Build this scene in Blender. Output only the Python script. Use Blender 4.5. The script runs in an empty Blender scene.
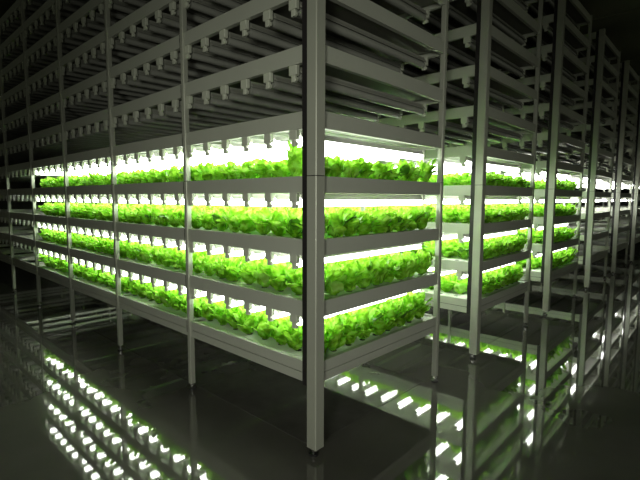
import bpy, math, random
import numpy as np
from mathutils import Vector, Matrix
random.seed(11)
SC = bpy.context.scene
COL = SC.collection

# ------------------------------------------------------------------ dimensions (metres)
L = 1.0985        # bay length along -X
D = 1.19625       # rack depth along +Y
P = 1.809125      # rack to rack pitch (depth + service gap)
ST = 0.297375     # shelf pitch
Z0 = 0.460125     # top of lowest shelf rim
RH = 0.078        # rim height
NLEV = 11
HC = 1.25
CAM = Vector((1.431375, -1.49375, HC))
F_PX, PITCH, ROLL, YAW = 444.67, -0.094, 0.0031, 2.3208

# ------------------------------------------------------------------ materials
def mat(name):
    m = bpy.data.materials.new(name); m.use_nodes = True
    nt = m.node_tree
    return m, nt, nt.nodes['Principled BSDF']

def simple(name, col, rough=.5, metal=0., spec=.5, noise=.0, nscale=6., coat=0.):
    m, nt, b = mat(name)
    b.inputs['Base Color'].default_value = (*col, 1)
    b.inputs['Roughness'].default_value = rough
    b.inputs['Metallic'].default_value = metal
    b.inputs['Specular IOR Level'].default_value = spec
    b.inputs['Coat Weight'].default_value = coat
    if noise:
        tc = nt.nodes.new('ShaderNodeTexCoord'); n = nt.nodes.new('ShaderNodeTexNoise')
        n.inputs['Scale'].default_value = nscale; n.inputs['Detail'].default_value = 4
        nt.links.new(tc.outputs['Object'], n.inputs['Vector'])
        r = nt.nodes.new('ShaderNodeMapRange')
        r.inputs['To Min'].default_value = 1 - noise; r.inputs['To Max'].default_value = 1 + noise
        nt.links.new(n.outputs['Fac'], r.inputs['Value'])
        mx = nt.nodes.new('ShaderNodeVectorMath'); mx.operation = 'SCALE'
        mx.inputs[0].default_value = col
        nt.links.new(r.outputs[0], mx.inputs['Scale'])
        nt.links.new(mx.outputs[0], b.inputs['Base Color'])
    return m

M_STEEL = simple('painted_rack_steel', (.43, .45, .37), .42, .25, .5, .08, 5)
M_RAIL = simple('painted_rail_steel', (.50, .525, .44), .45, .2, .5, .07, 3)
M_DARK = simple('black_bracket_and_shade', (.018, .016, .016), .5)
M_FOOT = simple('black_rubber_foot', (.02, .02, .02), .4)
M_BOLT = simple('bright_zinc', (.6, .6, .57), .2, 1.0)
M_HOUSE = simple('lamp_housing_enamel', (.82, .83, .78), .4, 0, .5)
M_HOUSEO = simple('shaded_lamp_housing', (.30, .31, .26), .5, 0, .4)  # same housing in a darker colour, shade of the upper shelves painted in
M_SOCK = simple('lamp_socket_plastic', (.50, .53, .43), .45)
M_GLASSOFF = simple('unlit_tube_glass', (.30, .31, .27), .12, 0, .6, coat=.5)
M_PAND = simple('spill_block_pan', (.16, .165, .13), .5, .2)  # for the dark pans added to stop light leaking upward
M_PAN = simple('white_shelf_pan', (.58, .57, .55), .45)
M_BOARD = simple('white_foam_board', (.80, .82, .76), .7, noise=.05, nscale=30)
M_PIPE = simple('grey_plastic_pipe', (.5, .52, .46), .35)

def emis(name, col, s):
    m, nt, b = mat(name)
    b.inputs['Base Color'].default_value = (.8, .8, .8, 1)
    b.inputs['Emission Color'].default_value = (*col, 1)
    b.inputs['Emission Strength'].default_value = s
    b.inputs['Roughness'].default_value = .2
    return m
M_TUBE = emis('lit_fluorescent_tube', (.97, 1.0, .93), 11.0)

def leafmat(name, c0, c1, c2, tr=.38):
    m = bpy.data.materials.new(name); m.use_nodes = True
    nt = m.node_tree; nt.nodes.clear()
    out = nt.nodes.new('ShaderNodeOutputMaterial')
    pb = nt.nodes.new('ShaderNodeBsdfPrincipled'); pb.inputs['Roughness'].default_value = .42
    pb.inputs['Specular IOR Level'].default_value = .35
    tl = nt.nodes.new('ShaderNodeBsdfTranslucent')
    mx = nt.nodes.new('ShaderNodeMixShader'); mx.inputs[0].default_value = tr
    g = nt.nodes.new('ShaderNodeNewGeometry')
    n = nt.nodes.new('ShaderNodeTexNoise'); n.inputs['Scale'].default_value = 24; n.inputs['Detail'].default_value = 3
    nt.links.new(g.outputs['Position'], n.inputs['Vector'])
    cr = nt.nodes.new('ShaderNodeValToRGB')
    e = cr.color_ramp.elements
    e[0].position = .38; e[0].color = (*c0, 1); e[1].position = .64; e[1].color = (*c2, 1)
    x = e.new(.5); x.color = (*c1, 1)
    nt.links.new(n.outputs['Fac'], cr.inputs['Fac'])
    nt.links.new(cr.outputs['Color'], pb.inputs['Base Color'])
    hs = nt.nodes.new('ShaderNodeHueSaturation'); hs.inputs['Value'].default_value = 1.15; hs.inputs['Hue'].default_value = .50
    nt.links.new(cr.outputs['Color'], hs.inputs['Color']); nt.links.new(hs.outputs['Color'], tl.inputs['Color'])
    n2 = nt.nodes.new('ShaderNodeTexNoise'); n2.inputs['Scale'].default_value = 90; n2.inputs['Detail'].default_value = 2
    nt.links.new(g.outputs['Position'], n2.inputs['Vector'])
    bp = nt.nodes.new('ShaderNodeBump'); bp.inputs['Strength'].default_value = .5; bp.inputs['Distance'].default_value = .004
    nt.links.new(n2.outputs['Fac'], bp.inputs['Height']); nt.links.new(bp.outputs['Normal'], pb.inputs['Normal'])
    nt.links.new(pb.outputs[0], mx.inputs[1]); nt.links.new(tl.outputs[0], mx.inputs[2])
    nt.links.new(mx.outputs[0], out.inputs['Surface'])
    return m
M_LEAF = leafmat('lettuce_leaf', (.16, .43, .015), (.33, .67, .04), (.47, .82, .14), .42)
M_LEAFD = leafmat('dark_lettuce_leaf', (.05, .17, .012), (.08, .25, .015), (.13, .34, .02), .2)
M_LEAFP = leafmat('pale_lettuce_rib', (.38, .68, .10), (.46, .76, .16), (.58, .84, .28), .4)

# floor: dark glossy epoxy with faint scuffs
M_FLOOR, nt, b = mat('glossy_epoxy_floor')
g = nt.nodes.new('ShaderNodeNewGeometry')
n = nt.nodes.new('ShaderNodeTexNoise'); n.inputs['Scale'].default_value = 1.3; n.inputs['Detail'].default_value = 6
nt.links.new(g.outputs['Position'], n.inputs['Vector'])
cr = nt.nodes.new('ShaderNodeValToRGB'); e = cr.color_ramp.elements
e[0].position = .35; e[0].color = (.085, .086, .070, 1); e[1].position = .7; e[1].color = (.125, .126, .104, 1)
nt.links.new(n.outputs['Fac'], cr.inputs['Fac']); nt.links.new(cr.outputs['Color'], b.inputs['Base Color'])
n3 = nt.nodes.new('ShaderNodeTexNoise'); n3.inputs['Scale'].default_value = 5; n3.inputs['Detail'].default_value = 7
nt.links.new(g.outputs['Position'], n3.inputs['Vector'])
mr = nt.nodes.new('ShaderNodeMapRange'); mr.inputs['From Min'].default_value = .45; mr.inputs['From Max'].default_value = .8
mr.inputs['To Min'].default_value = .030; mr.inputs['To Max'].default_value = .045
nt.links.new(n3.outputs['Fac'], mr.inputs['Value']); nt.links.new(mr.outputs[0], b.inputs['Roughness'])
b.inputs['IOR'].default_value = 1.75; b.inputs['Specular IOR Level'].default_value = .75
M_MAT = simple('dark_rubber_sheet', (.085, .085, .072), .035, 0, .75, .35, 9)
M_CEIL = simple('olive_ceiling_panel', (.16, .17, .10), .8, noise=.1, nscale=2)
M_WALL = simple('dark_wall_panel', (.10, .105, .08), .8, noise=.1, nscale=2)

# ------------------------------------------------------------------ mesh builder
class MB:
    def __init__(s): s.v = []; s.f = []; s.m = []; s.sm = []
    def add(s, V, Fc, m=0, smooth=False):
        o = len(s.v); s.v += [tuple(p) for p in V]
        s.f += [tuple(i + o for i in q) for q in Fc]; s.m += [m] * len(Fc); s.sm += [smooth] * len(Fc)
    def box(s, x0, x1, y0, y1, z0, z1, m=0, c=0.0):
        """box whose vertical edges are chamfered by c"""
        if c <= 0:
            V = [(x, y, z) for z in (z0, z1) for x, y in ((x0, y0), (x1, y0), (x1, y1), (x0, y1))]; k = 4
        else:
            ring = [(x0+c, y0), (x1-c, y0), (x1, y0+c), (x1, y1-c), (x1-c, y1), (x0+c, y1), (x0, y1-c), (x0, y0+c)]
            V = [(x, y, z) for z in (z0, z1) for x, y in ring]; k = 8
        Fc = [tuple(range(k))[::-1], tuple(range(k, 2*k))] + [(i, (i+1) % k, k+(i+1) % k, k+i) for i in range(k)]
        s.add(V, Fc, m)
    def prism(s, prof, a0, a1, axis, m=0, smooth=False):
        """extrude closed 2D profile (p,z) along axis x or y"""
        k = len(prof)
        if axis == 'x': V = [(a, p, z) for a in (a0, a1) for p, z in prof]
        elif axis == 'y': V = [(p, a, z) for a in (a0, a1) for p, z in prof]
        else: V = [(p, z, a) for a in (a0, a1) for p, z in prof]
        Fc = [(i, (i+1) % k, k+(i+1) % k, k+i) for i in range(k)]
        s.add(V, Fc, m, smooth)
        s.add(V, [tuple(range(k))[::-1], tuple(range(k, 2*k))], m)
    def cyl(s, cx, cz, r, a0, a1, axis, n=12, m=0):
        s.prism([(cx + r*math.cos(2*math.pi*i/n), cz + r*math.sin(2*math.pi*i/n)) for i in range(n)], a0, a1, axis, m, True)
    def mesh(s, name, mats):
        me = bpy.data.meshes.new(name); me.from_pydata(s.v, [], s.f)
        for q in mats: me.materials.append(q)
        me.polygons.foreach_set('material_index', s.m); me.polygons.foreach_set('use_smooth', s.sm)
        me.update(); return me

def link(o, parent=None):
    COL.objects.link(o)
    if parent: o.parent = parent
    return o
def obj(name, me, parent=None, loc=(0, 0, 0)):
    o = bpy.data.objects.new(name, me); o.location = loc; return link(o, parent)
def tag(o, label=None, cat=None, group=None, kind=None):
    for k, v in (('label', label), ('category', cat), ('group', group), ('kind', kind)):
        if v: o[k] = v
    return o

ORD = ['zeroth','first','second','third','fourth','fifth','sixth','seventh','eighth','ninth','tenth','eleventh','twelfth',
 'thirteenth','fourteenth','fifteenth','sixteenth','seventeenth','eighteenth','nineteenth','twentieth']
def ordn(n):
    if n <= 20: return ORD[n]
    t = {2: 'twenty', 3: 'thirty', 4: 'forty', 5: 'fifty'}[n // 10]
    return {2:'twentieth',3:'thirtieth',4:'fortieth',5:'fiftieth'}[n//10] if n % 10 == 0 else t + '-' + ORD[n % 10]
RACKN = ['nearest rack', 'second rack', 'third rack', 'fourth rack', 'fifth rack', 'sixth rack', 'seventh rack', 'eighth rack']
SHELF = ['lowest shelf'] + [ORD[i] + ' shelf' for i in range(2, 13)]

# ------------------------------------------------------------------ the setting
def structure(name, mb, m):
    return tag(obj(name, mb.mesh(name, [m])), kind='structure')
RX0, RX1, RY0, RY1, RZ = -13.0, 5.0, -6.0, 19.0, 4.15
q = MB(); q.box(RX0, RX1, RY0, RY1, -.1, 0); structure('floor', q, M_FLOOR)
q = MB(); q.box(RX0, RX1, RY0, RY1, RZ, RZ+.1)
for i in range(9): q.box(RX0, RX1, RY0+1+i*3.0-.03, RY0+1+i*3.0+.03, RZ-.03, RZ)
structure('ceiling', q, M_CEIL)
q = MB(); q.box(RX0-.1, RX0, RY0, RY1, 0, RZ)
for i in range(20): q.box(RX0, RX0+.012, RY0+.4+i*1.2, RY0+.42+i*1.2, 0, RZ)
structure('wall_left', q, M_WALL)
q = MB(); q.box(RX0, RX1, RY1, RY1+.1, 0, RZ)
for i in range(14): q.box(RX0+.5+i*1.2, RX0+.52+i*1.2, RY1-.012, RY1, 0, RZ)
structure('wall_back', q, M_WALL)
q = MB(); q.box(RX0, RX1, RY1-.015, RY1-.0, 0, .12); structure('baseboard_back', q, M_DARK)

# ------------------------------------------------------------------ rack parts (shared meshes)
TOP = Z0 + 10*ST
def post_mesh(w, x0=0, y0=0):
    b_ = MB(); h = w/2; seam = 1.352
    b_.box(x0-h, x0+h, y0-h, y0+h, .042, seam-.002, 0, .004)
    b_.box(x0-h+.002, x0+h-.002, y0-h+.002, y0+h-.002, seam-.002, seam+.002, 1)
    b_.box(x0-h, x0+h, y0-h, y0+h, seam+.002, TOP+.02, 0, .004)
    # folded centre groove on the two outer faces
    return b_.mesh('post', [M_STEEL, M_DARK])
ME_POST_BIG = post_mesh(.062, .007, .006)
ME_POST = post_mesh(.034)
b_ = MB(); b_.cyl(0, 0, .024, 0, .010, 'z', 16, 0); b_.cyl(0, 0, .008, .010, .040, 'z', 10, 1); b_.cyl(0, 0, .015, .022, .030, 'z', 6, 1)
ME_FOOT = b_.mesh('foot', [M_FOOT, M_BOLT])
# dark strip standing in for the shade inside the corner post channel
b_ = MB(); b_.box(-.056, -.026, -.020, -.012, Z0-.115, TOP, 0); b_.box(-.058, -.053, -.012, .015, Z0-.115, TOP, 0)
ME_STRIP = b_.mesh('post_shade_strip', [M_DARK])

def rim(y, s, z1, h):     # C-shaped rim profile in (y,z): flat outer face at y, lips going inward (s = +1/-1)
    t = .003
    P_ = [(y, z1-h), (y, z1), (y+s*.026, z1), (y+s*.026, z1-t), (y+s*t, z1-t), (y+s*t, z1-h+t), (y+s*.026, z1-h+t), (y+s*.026, z1-h)]
    return P_ if s > 0 else P_[::-1]
def frame_mesh(first, pan, double, last=False):
    m_ = MB(); xa = -(.033 if first else .019); xb = -L + .019
    m_.prism(rim(-.012, 1, 0, RH if not double else .056), xb, xa, 'x')
    m_.prism(rim(D+.012, -1, 0, RH if not double else .056), xb, xa, 'x')
    hh = RH if not double else .056
    if first:   # end rim facing the aisle
        m_.prism(rim(.012, -1, 0, hh), .033, D-.019, 'y')
    else:
        m_.prism(rim(-.026, -1, -.012, hh-.02), .020, D-.020, 'y')
    m_.prism(rim(-L+.026, 1, -.012, hh-.02), .020, D-.020, 'y')
    if double:  # carrying beam below the lowest rim
        m_.box(xb, xa, -.010, .016, -.104, -.061); m_.box(xb, xa, D-.016, D+.010, -.104, -.061)
        if first: m_.box(-.016, .010, .033, D-.019, -.104, -.061)
        m_.box(xb+.01, xa-.01, -.004, .012, -.061, -.056, 1)
        for k in range(1, 4): m_.box(-L*k/4-.015, -L*k/4+.015, .02, D-.02, -.095, -.061)
    me = m_.mesh('shelf_frame', [M_RAIL, M_DARK]); return me
ME_FR = {(a, d): frame_mesh(a, 0, d) for a in (0, 1) for d in (0, 1)}
b_ = MB(); b_.box(-.028, -.0175, -.016, .004, -RH-.002, -.004, 0)
b_.box(-.026, -.018, -.018, -.016, -.05, -.03, 0)
ME_BRK = b_.mesh('bracket', [M_DARK])
b_ = MB(); b_.box(-L+.028, -.020, .016, D-.016, -.050, -.045, 0)
b_.box(-L+.028, -.020, .016, .020, -.050, -.020, 0); b_.box(-L+.028, -.020, D-.020, D-.016, -.050, -.020, 0)
ME_PAN = b_.mesh('pan', [M_PAN])
b_ = MB(); b_.box(-L+.028, -.020, .016, D-.016, -.050, -.045, 0)
ME_PAND = b_.mesh('pan', [M_PAND])
b_ = MB(); xs = [-.020] + [-(LX0 + g_) for LX0 in [.136+.1868*q for q in range(6)] for g_ in (.05, .058)] + [-L+.028]
for a_ in range(0, len(xs), 2): b_.box(min(xs[a_+1], xs[a_]), max(xs[a_], xs[a_+1]), .016, D-.016, -.050, -.045, 0)
ME_PANS = b_.mesh('pan', [M_PAND])

#          name idx: bays, planted bays, lit bays, lit lamp levels
RACKS = [dict(n=7, planted=4, lit=4, lev=(1, 2, 3, 4)),
         dict(n=6, planted=3, lit=3, lev=(1, 2, 3, 4)),
         dict(n=6, planted=3, lit=3, lev=(1, 2, 3, 4)),
         dict(n=6, planted=0, lit=2, lev=(3, 4)),
         dict(n=6, planted=0, lit=2, lev=(3, 4)),
         dict(n=6, planted=0, lit=2, lev=(3, 4)),
         dict(n=6, planted=0, lit=1, lev=(4,)),
         dict(n=6, planted=0, lit=0, lev=())]
RLAB = ['nearest grey steel growing rack with four lettuce-filled bays, corner post closest to camera',
        'second grey steel growing rack of lettuce, just across the narrow gap',
        'third grey steel growing rack, the farthest one holding lettuce',
        'fourth steel growing rack, first one with empty shelves, right of the lettuce',
        'fifth steel growing rack with empty shelves, behind the fourth rack',
        'sixth steel growing rack with empty shelves near right edge of the photo',
        'seventh steel growing rack, dim, beyond the sixth at the far right',
        'eighth steel growing rack, darkest and farthest in the row']
for r, R in enumerate(RACKS):
    t = bpy.data.objects.new('growing_rack', None); t.location = (0, r*P, 0); t.empty_display_size = .2; link(t)
    tag(t, RLAB[r], 'rack', 'parallel steel growing racks')
    for i in range(R['n']+1):
        for j in (0, 1):
            big = (i == 0 and j == 0)
            p = obj('post', ME_POST_BIG if big else ME_POST, t, (-i*L, 0 if j == 0 else D, 0))
            if not big: p.location.y += (-.004 if j == 0 else .004)
            obj('levelling_foot', ME_FOOT, p)
    obj('post_shade_strip', ME_STRIP, t)['label'] = 'dark strip standing in for shade beside the corner post'
    for i in range(R['n']):
        for k in range(NLEV):
            fr = obj('shelf_frame', ME_FR[(1 if i == 0 else 0, 1 if k == 0 else 0)], t, (-i*L, 0, Z0+k*ST))
            if r < 2 and i > 0: obj('bracket', ME_BRK, fr)['label'] = 'small black bracket'
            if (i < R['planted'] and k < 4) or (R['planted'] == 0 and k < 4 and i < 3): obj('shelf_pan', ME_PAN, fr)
            elif k >= 4: obj('shelf_pan', ME_PANS if k == 4 else ME_PAND, fr)  # upper pans are added to block light spill from the lit shelves

# ------------------------------------------------------------------ rubber sheets under the racks
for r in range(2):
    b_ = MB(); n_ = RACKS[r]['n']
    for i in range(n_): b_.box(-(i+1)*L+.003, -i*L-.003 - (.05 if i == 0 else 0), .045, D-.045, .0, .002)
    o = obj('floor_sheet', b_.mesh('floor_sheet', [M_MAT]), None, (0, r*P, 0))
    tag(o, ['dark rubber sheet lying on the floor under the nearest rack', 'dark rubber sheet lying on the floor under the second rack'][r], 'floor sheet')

# ------------------------------------------------------------------ planting boards
b_ = MB(); bx0, bx1, by0, by1 = -L+.032, -.032, .024, D-.024
b_.box(bx0, bx1, by0, by1, -.045, -.010, 0)
NX, NY = 8, 9
for ix in range(NX):
    for iy in range(NY):
        cx, cy = -L*(ix+.5)/NX, .100 + iy*(D-.205)/(NY-1)
        b_.prism([(cx+.017*math.cos(a*math.pi/4), cy+.017*math.sin(a*math.pi/4)) for a in range(8)], -.0105, -.008, 'z', 1)
ME_BOARD = b_.mesh('planting_board', [M_BOARD, M_DARK])
for r, R in enumerate(RACKS):
    for i in range(R['planted']):
        for k in range(4):
            o = obj('planting_board', ME_BOARD, None, (-i*L, r*P, Z0+k*ST))
            tag(o, f"white foam planting board, {ORD[i+1]} bay from corner post, {SHELF[k]}, {RACKN[r]}", 'board', 'planting boards under the lettuce')

# ------------------------------------------------------------------ projection (only used to rank which repeats become individuals)
fw = Vector((math.cos(YAW)*math.cos(PITCH), math.sin(YAW)*math.cos(PITCH), math.sin(PITCH)))
rt = Vector((math.sin(YAW), -math.cos(YAW), 0)); up = rt.cross(fw)
r2 = rt*math.cos(ROLL) + up*math.sin(ROLL); u2 = up*math.cos(ROLL) - rt*math.sin(ROLL)
def inview(p, m=8):
    d = Vector(p) - CAM; z = d.dot(fw)
    if z < .1: return None
    x = 320 + F_PX*d.dot(r2)/z; y = 240 - F_PX*d.dot(u2)/z
    return (x, y, z) if -m < x < 640+m and -m < y < 480+m else None

# ------------------------------------------------------------------ lamps
LX = [.136 + .1868*k for k in range(6)]
ZH = -RH      # top of the fitting, below the frame
def housing(b, m):
    prof = [(-.016, -.002), (.016, -.002), (.018, -.012), (.032, -.030), (.032, -.034), (.014, -.026), (-.014, -.026), (-.032, -.034), (-.032, -.030), (-.018, -.012)]
    b.prism([(x, z) for x, z in prof], .030, D-.030, 'y', m)
def tube(b, m): b.cyl(0, -.046, .023, .030, D-.030, 'y', 12, m)
def socket(b, m, y, s):
    ya, yb = sorted((y, y+s*.024))
    b.box(-.026, .026, ya, yb, -.044, 0, m, .003)
    b.box(-.014, .012, ya+.004, yb-.004, -.074, -.044, m, .003)
    b.box(.012, .022, ya+.006, yb-.006, -.072, -.056, m)
def one(fn, name, m):
    b = MB(); fn(b, 0); return b.mesh(name, [m])
ME_H = one(housing, 'housing', M_HOUSE); ME_HO = one(housing, 'housing', M_HOUSEO)
ME_T = one(tube, 'tube', M_TUBE); ME_TO = one(tube, 'tube', M_GLASSOFF)
ME_S0 = one(lambda b, m: socket(b, m, -.006, 1), 'socket', M_SOCK); ME_S1 = one(lambda b, m: socket(b, m, D+.006, -1), 'socket', M_SOCK)
lamps = []
for r, R in enumerate(RACKS):
    for i in range(R['n']):
        for c in range(6):
            for k in range(1, NLEV):
                x = -i*L - LX[c]; z = Z0 + k*ST + ZH
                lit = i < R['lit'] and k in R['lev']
                s = 0
                for a in (0, .5, 1):
                    q_ = inview((x, r*P+a*D, z-.04), 3)
                    if q_:
                        w = 1.0 if a == 0 else .5
                        if r > 0 and a == 0 and i > 0: w = .25
                        if r > 0 and i > 1: w *= .3
                        if k in (2, 3) and i > 1: w *= .7
                        s += w/q_[2]**2
                lamps.append((s, r, i, c, k, x, z, lit))
lamps.sort(key=lambda a: -a[0])
LB = MB()
tmp = MB(); housing(tmp, 0); tube(tmp, 1); socket(tmp, 2, -.006, 1); socket(tmp, 2, D+.006, -1)
for n_, (s, r, i, c, k, x, z, lit) in enumerate(lamps):
    if n_ < 300:
        t = bpy.data.objects.new('tube_lamp', None); t.location = (x, r*P, z); t.empty_display_size = .05; link(t)
        st = 'lit white tube lamp' if lit else 'unlit grey tube lamp'
        tag(t, f"{st}, {ordn(i*6+c+1)} from corner post, under {SHELF[k]} from floor, {RACKN[r]}", 'lamp',
            'lit tube lamps over the lettuce' if lit else 'unlit tube lamps on the upper shelves')
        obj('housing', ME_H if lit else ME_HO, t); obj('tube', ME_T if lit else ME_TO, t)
        obj('socket', ME_S0, t); obj('socket', ME_S1, t)
    else:
        LB.add([(p[0]+x, p[1]+r*P, p[2]+z) for p in tmp.v], tmp.f, 0)
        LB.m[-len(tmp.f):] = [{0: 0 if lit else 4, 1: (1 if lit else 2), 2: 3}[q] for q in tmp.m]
        LB.sm[-len(tmp.f):] = tmp.sm
o = obj('tube_lamp_rows', LB.mesh('tube_lamp_rows', [M_HOUSE, M_TUBE, M_GLASSOFF, M_SOCK, M_HOUSEO]))
tag(o, 'remaining rows of small tube lamps deeper inside the racks and out toward the dark ends', 'lamps', kind='stuff')

# ------------------------------------------------------------------ lettuce
def leaf(b, rng, yaw, tilt, length, width, nu, nv, m, curl, ruf, base_r=.006):
    """a ruffled leaf: stalk narrow at the base, broad rounded top, edges waved"""
    V = []; ph = rng.uniform(0, 6.28); ph2 = rng.uniform(0, 6.28)
    cy, sy = math.cos(yaw), math.sin(yaw)
    for a in range(nu+1):
        u = a/nu
        w = width*(.22 + .78*math.sin(math.pi*min(1, (u*.86+.10)))**.8) * (1 if u < .9 else .72)
        if a == 0: w = width*.14
        ang = tilt + curl*u*u                      # angle from vertical grows to the tip
        rr = base_r + length*(u*math.sin((tilt+ang)/2)); zz = length*u*math.cos((tilt+ang)/2)
        for c in range(nv+1):
            v = 2*c/nv - 1
            e = abs(v)**1.6
            wob = ruf*e*math.sin(u*11 + ph + v*2) + ruf*.5*math.sin(v*5+ph2)*u
            cup = -.25*width*(v*v)*(1-u*.6)
            lx = rr + cup*math.cos(ang) + wob*math.cos(ang); lz = zz + abs(cup)*math.sin(ang)*.4 - wob*math.sin(ang) + ruf*.7*e*math.cos(u*13+ph2)*u
            ly = v*w*.5
            V.append((lx*cy - ly*sy, lx*sy + ly*cy, max(lz, -.004) if u < .3 else max(lz, .004)))
    Fc = [(a*(nv+1)+c, a*(nv+1)+c+1, (a+1)*(nv+1)+c+1, (a+1)*(nv+1)+c) for a in range(nu) for c in range(nv)]
    b.add(V, Fc, m, True)
def lettuce(seed, n, nu, nv, pale=0, dark=0):
    rng = random.Random(seed); b = MB()
    for j in range(n):
        f = j/(n-1)                                # 0 outer .. 1 inner
        yaw = j*2.39996 + rng.uniform(-.3, .3)
        tilt = .62*(1-f)**1.1 + .03 + rng.uniform(-.1, .1)
        ln = (.108 + .035*math.sin(f*2.2)) * rng.uniform(.85, 1.15)
        m = 2 if j < pale else (1 if j in range(3, 3+dark) else 0)
        leaf(b, rng, yaw, tilt, ln, rng.uniform(.078, .108)*(1-.2*f), nu, nv, m, rng.uniform(.1, .8)*(1-.4*f), rng.uniform(.005, .011))
    return b
HI = [lettuce(100+s, 14, 9, 6, pale=(1 if s == 5 else 0), dark=(2 if s == 4 else (1 if s == 1 else 0))) for s in range(8)]
LO = [lettuce(300+s, 9, 3, 3) for s in range(6)]
HIM = [b.mesh('lettuce', [M_LEAF, M_LEAFD, M_LEAFP]) for b in HI]
LOV = [(np.array(b.v), b.f, b.m) for b in LO]
HSC = [1.10, 1.02, .88, .76]     # plants get shorter toward the upper planted shelf
plants = []
for r, R in enumerate(RACKS):
    for i in range(R['planted']):
        for k in range(4):
            for ix in range(NX):
                for iy in range(NY):
                    x = -i*L - L*(ix+.5)/NX; y = r*P + (.100 if r == 0 else .195) + iy*(D-(.205 if r == 0 else .30))/(NY-1); z = Z0+k*ST-.009
                    q_ = inview((x, y, z+.07), 3); s = 0
                    if q_:
                        edge = (iy == 0) or (i == 0 and ix == 0)
                        w = 1.0 if edge else ([.42, .24, .10, .10][k]) * (.75 if (iy > 2 and ix > 1) or i*NX+ix > 10 and iy > 1 else 1)
                        if r > 0: w *= .8 if (i == 0 and ix == 0) or (iy == 0 and i == 0 and ix < 3) else .12
                        s = w/q_[2]**2
                    plants.append((s, r, i, k, ix, iy, x, y, z))
plants.sort(key=lambda a: -a[0])
SV = []; SF = []; SM = []; off = 0
rng = random.Random(5)
for n_, (s, r, i, k, ix, iy, x, y, z) in enumerate(plants):
    rz = rng.uniform(0, 6.28); sc = HSC[k]*rng.uniform(.86, 1.12); sw = rng.uniform(.95, 1.12)*(1 if k < 3 else .88)
    dx, dy = rng.uniform(-.012, .012), rng.uniform(-.012, .012)
    tall = k == 3 and r == 0 and iy == 0 and i == 0 and ix == 1
    if tall: sc *= 1.5; sw *= .9
    if k == 3 and r == 0 and i == 0 and ix == 0 and iy == NY-1: sc *= 1.25
    if n_ < 300:
        pick = HIM[rng.randrange(len(HIM))]
        if k == 2 and r == 0 and i == 0 and ix == 0 and iy == 1: pick = HIM[4]
        o = bpy.data.objects.new('lettuce', pick)
        o.location = (x+dx, y+dy, z); o.rotation_euler = (0, 0, rz); o.scale = (sw, sw, sc*1.06); link(o)
        tag(o, f"green lettuce, {ordn(i*NX+ix+1)} from corner post, {ORD[iy+1]} row from front, {SHELF[k]}, {RACKN[r]}", 'lettuce', 'lettuces on the lit shelves')
    else:
        V, Fc, Mi = LOV[rng.randrange(len(LOV))]
        c_, s_ = math.cos(rz), math.sin(rz)
        W = np.empty_like(V); W[:, 0] = (V[:, 0]*c_ - V[:, 1]*s_)*sw*1.08 + x+dx; W[:, 1] = (V[:, 0]*s_ + V[:, 1]*c_)*sw*1.08 + y+dy; W[:, 2] = V[:, 2]*sc*1.06 + z
        SV.append(W); SF += [tuple(a+off for a in f) for f in Fc]; SM += Mi; off += len(V)
me = bpy.data.meshes.new('lettuce_rows'); me.from_pydata(np.concatenate(SV).tolist(), [], SF)
me.materials.append(M_LEAF); me.polygons.foreach_set('use_smooth', [True]*len(SF)); me.update()
o = obj('lettuce_rows', me)
tag(o, 'remaining rows of green lettuce deeper on the lit shelves of the planted racks', 'lettuce', kind='stuff')

# ------------------------------------------------------------------ light: the tubes do the work; added fill lights and a dim world brighten the open aisle side
w = bpy.data.worlds.new('dim_room'); SC.world = w; w.use_nodes = True
w.node_tree.nodes['Background'].inputs[0].default_value = (.80, .84, .62, 1)
w.node_tree.nodes['Background'].inputs[1].default_value = .06
def area(name, loc, target, sx, sy, power, col):
    l = bpy.data.lights.new(name, 'AREA'); l.shape = 'RECTANGLE'; l.size = sx; l.size_y = sy; l.energy = power; l.color = col
    o = bpy.data.objects.new(name, l); o.location = loc
    o.rotation_euler = (Vector(target)-Vector(loc)).to_track_quat('-Z', 'Y').to_euler(); link(o); return o
def spot(name, loc, target, deg, power, col, rad=.35):
    l = bpy.data.lights.new(name, 'SPOT'); l.spot_size = math.radians(deg); l.spot_blend = 1.0; l.energy = power; l.color = col; l.shadow_soft_size = rad
    o = bpy.data.objects.new(name, l); o.location = loc
    o.rotation_euler = (Vector(target)-Vector(loc)).to_track_quat('-Z', 'Y').to_euler(); link(o); return o
spot('added_fill_spot', (2.1, -3.3, 1.35), (-.35, 0, 1.02), 60, 215, (1, 1, .88))  # added fill from behind the camera, no fixture there
spot('added_side_fill_spot', (3.6, -1.0, 1.35), (0, .9, 1.0), 60, 55, (1, .98, .90))  # added side fill for the rack ends, no fixture there
area('added_fill_area', (1.9, -3.9, 1.8), (0, 0, 1.4), 2.0, .8, 5, (1, 1, .84))  # weak soft fill, added to lift the dark fronts

# ------------------------------------------------------------------ camera
cd = bpy.data.cameras.new('camera'); cam = bpy.data.objects.new('camera', cd); link(cam)
cd.sensor_fit = 'HORIZONTAL'; cd.sensor_width = 36; cd.lens = F_PX*36/640; cd.clip_start = .05; cd.clip_end = 100
cam.matrix_world = Matrix(((r2.x, u2.x, -fw.x, CAM.x), (r2.y, u2.y, -fw.y, CAM.y), (r2.z, u2.z, -fw.z, CAM.z), (0, 0, 0, 1)))
SC.camera = cam
SC.view_settings.view_transform = 'Standard'
SC.view_settings.look = 'None'
SC.view_settings.exposure = 0.0
SC.cycles.use_denoising = True
SC.cycles.max_bounces = 8
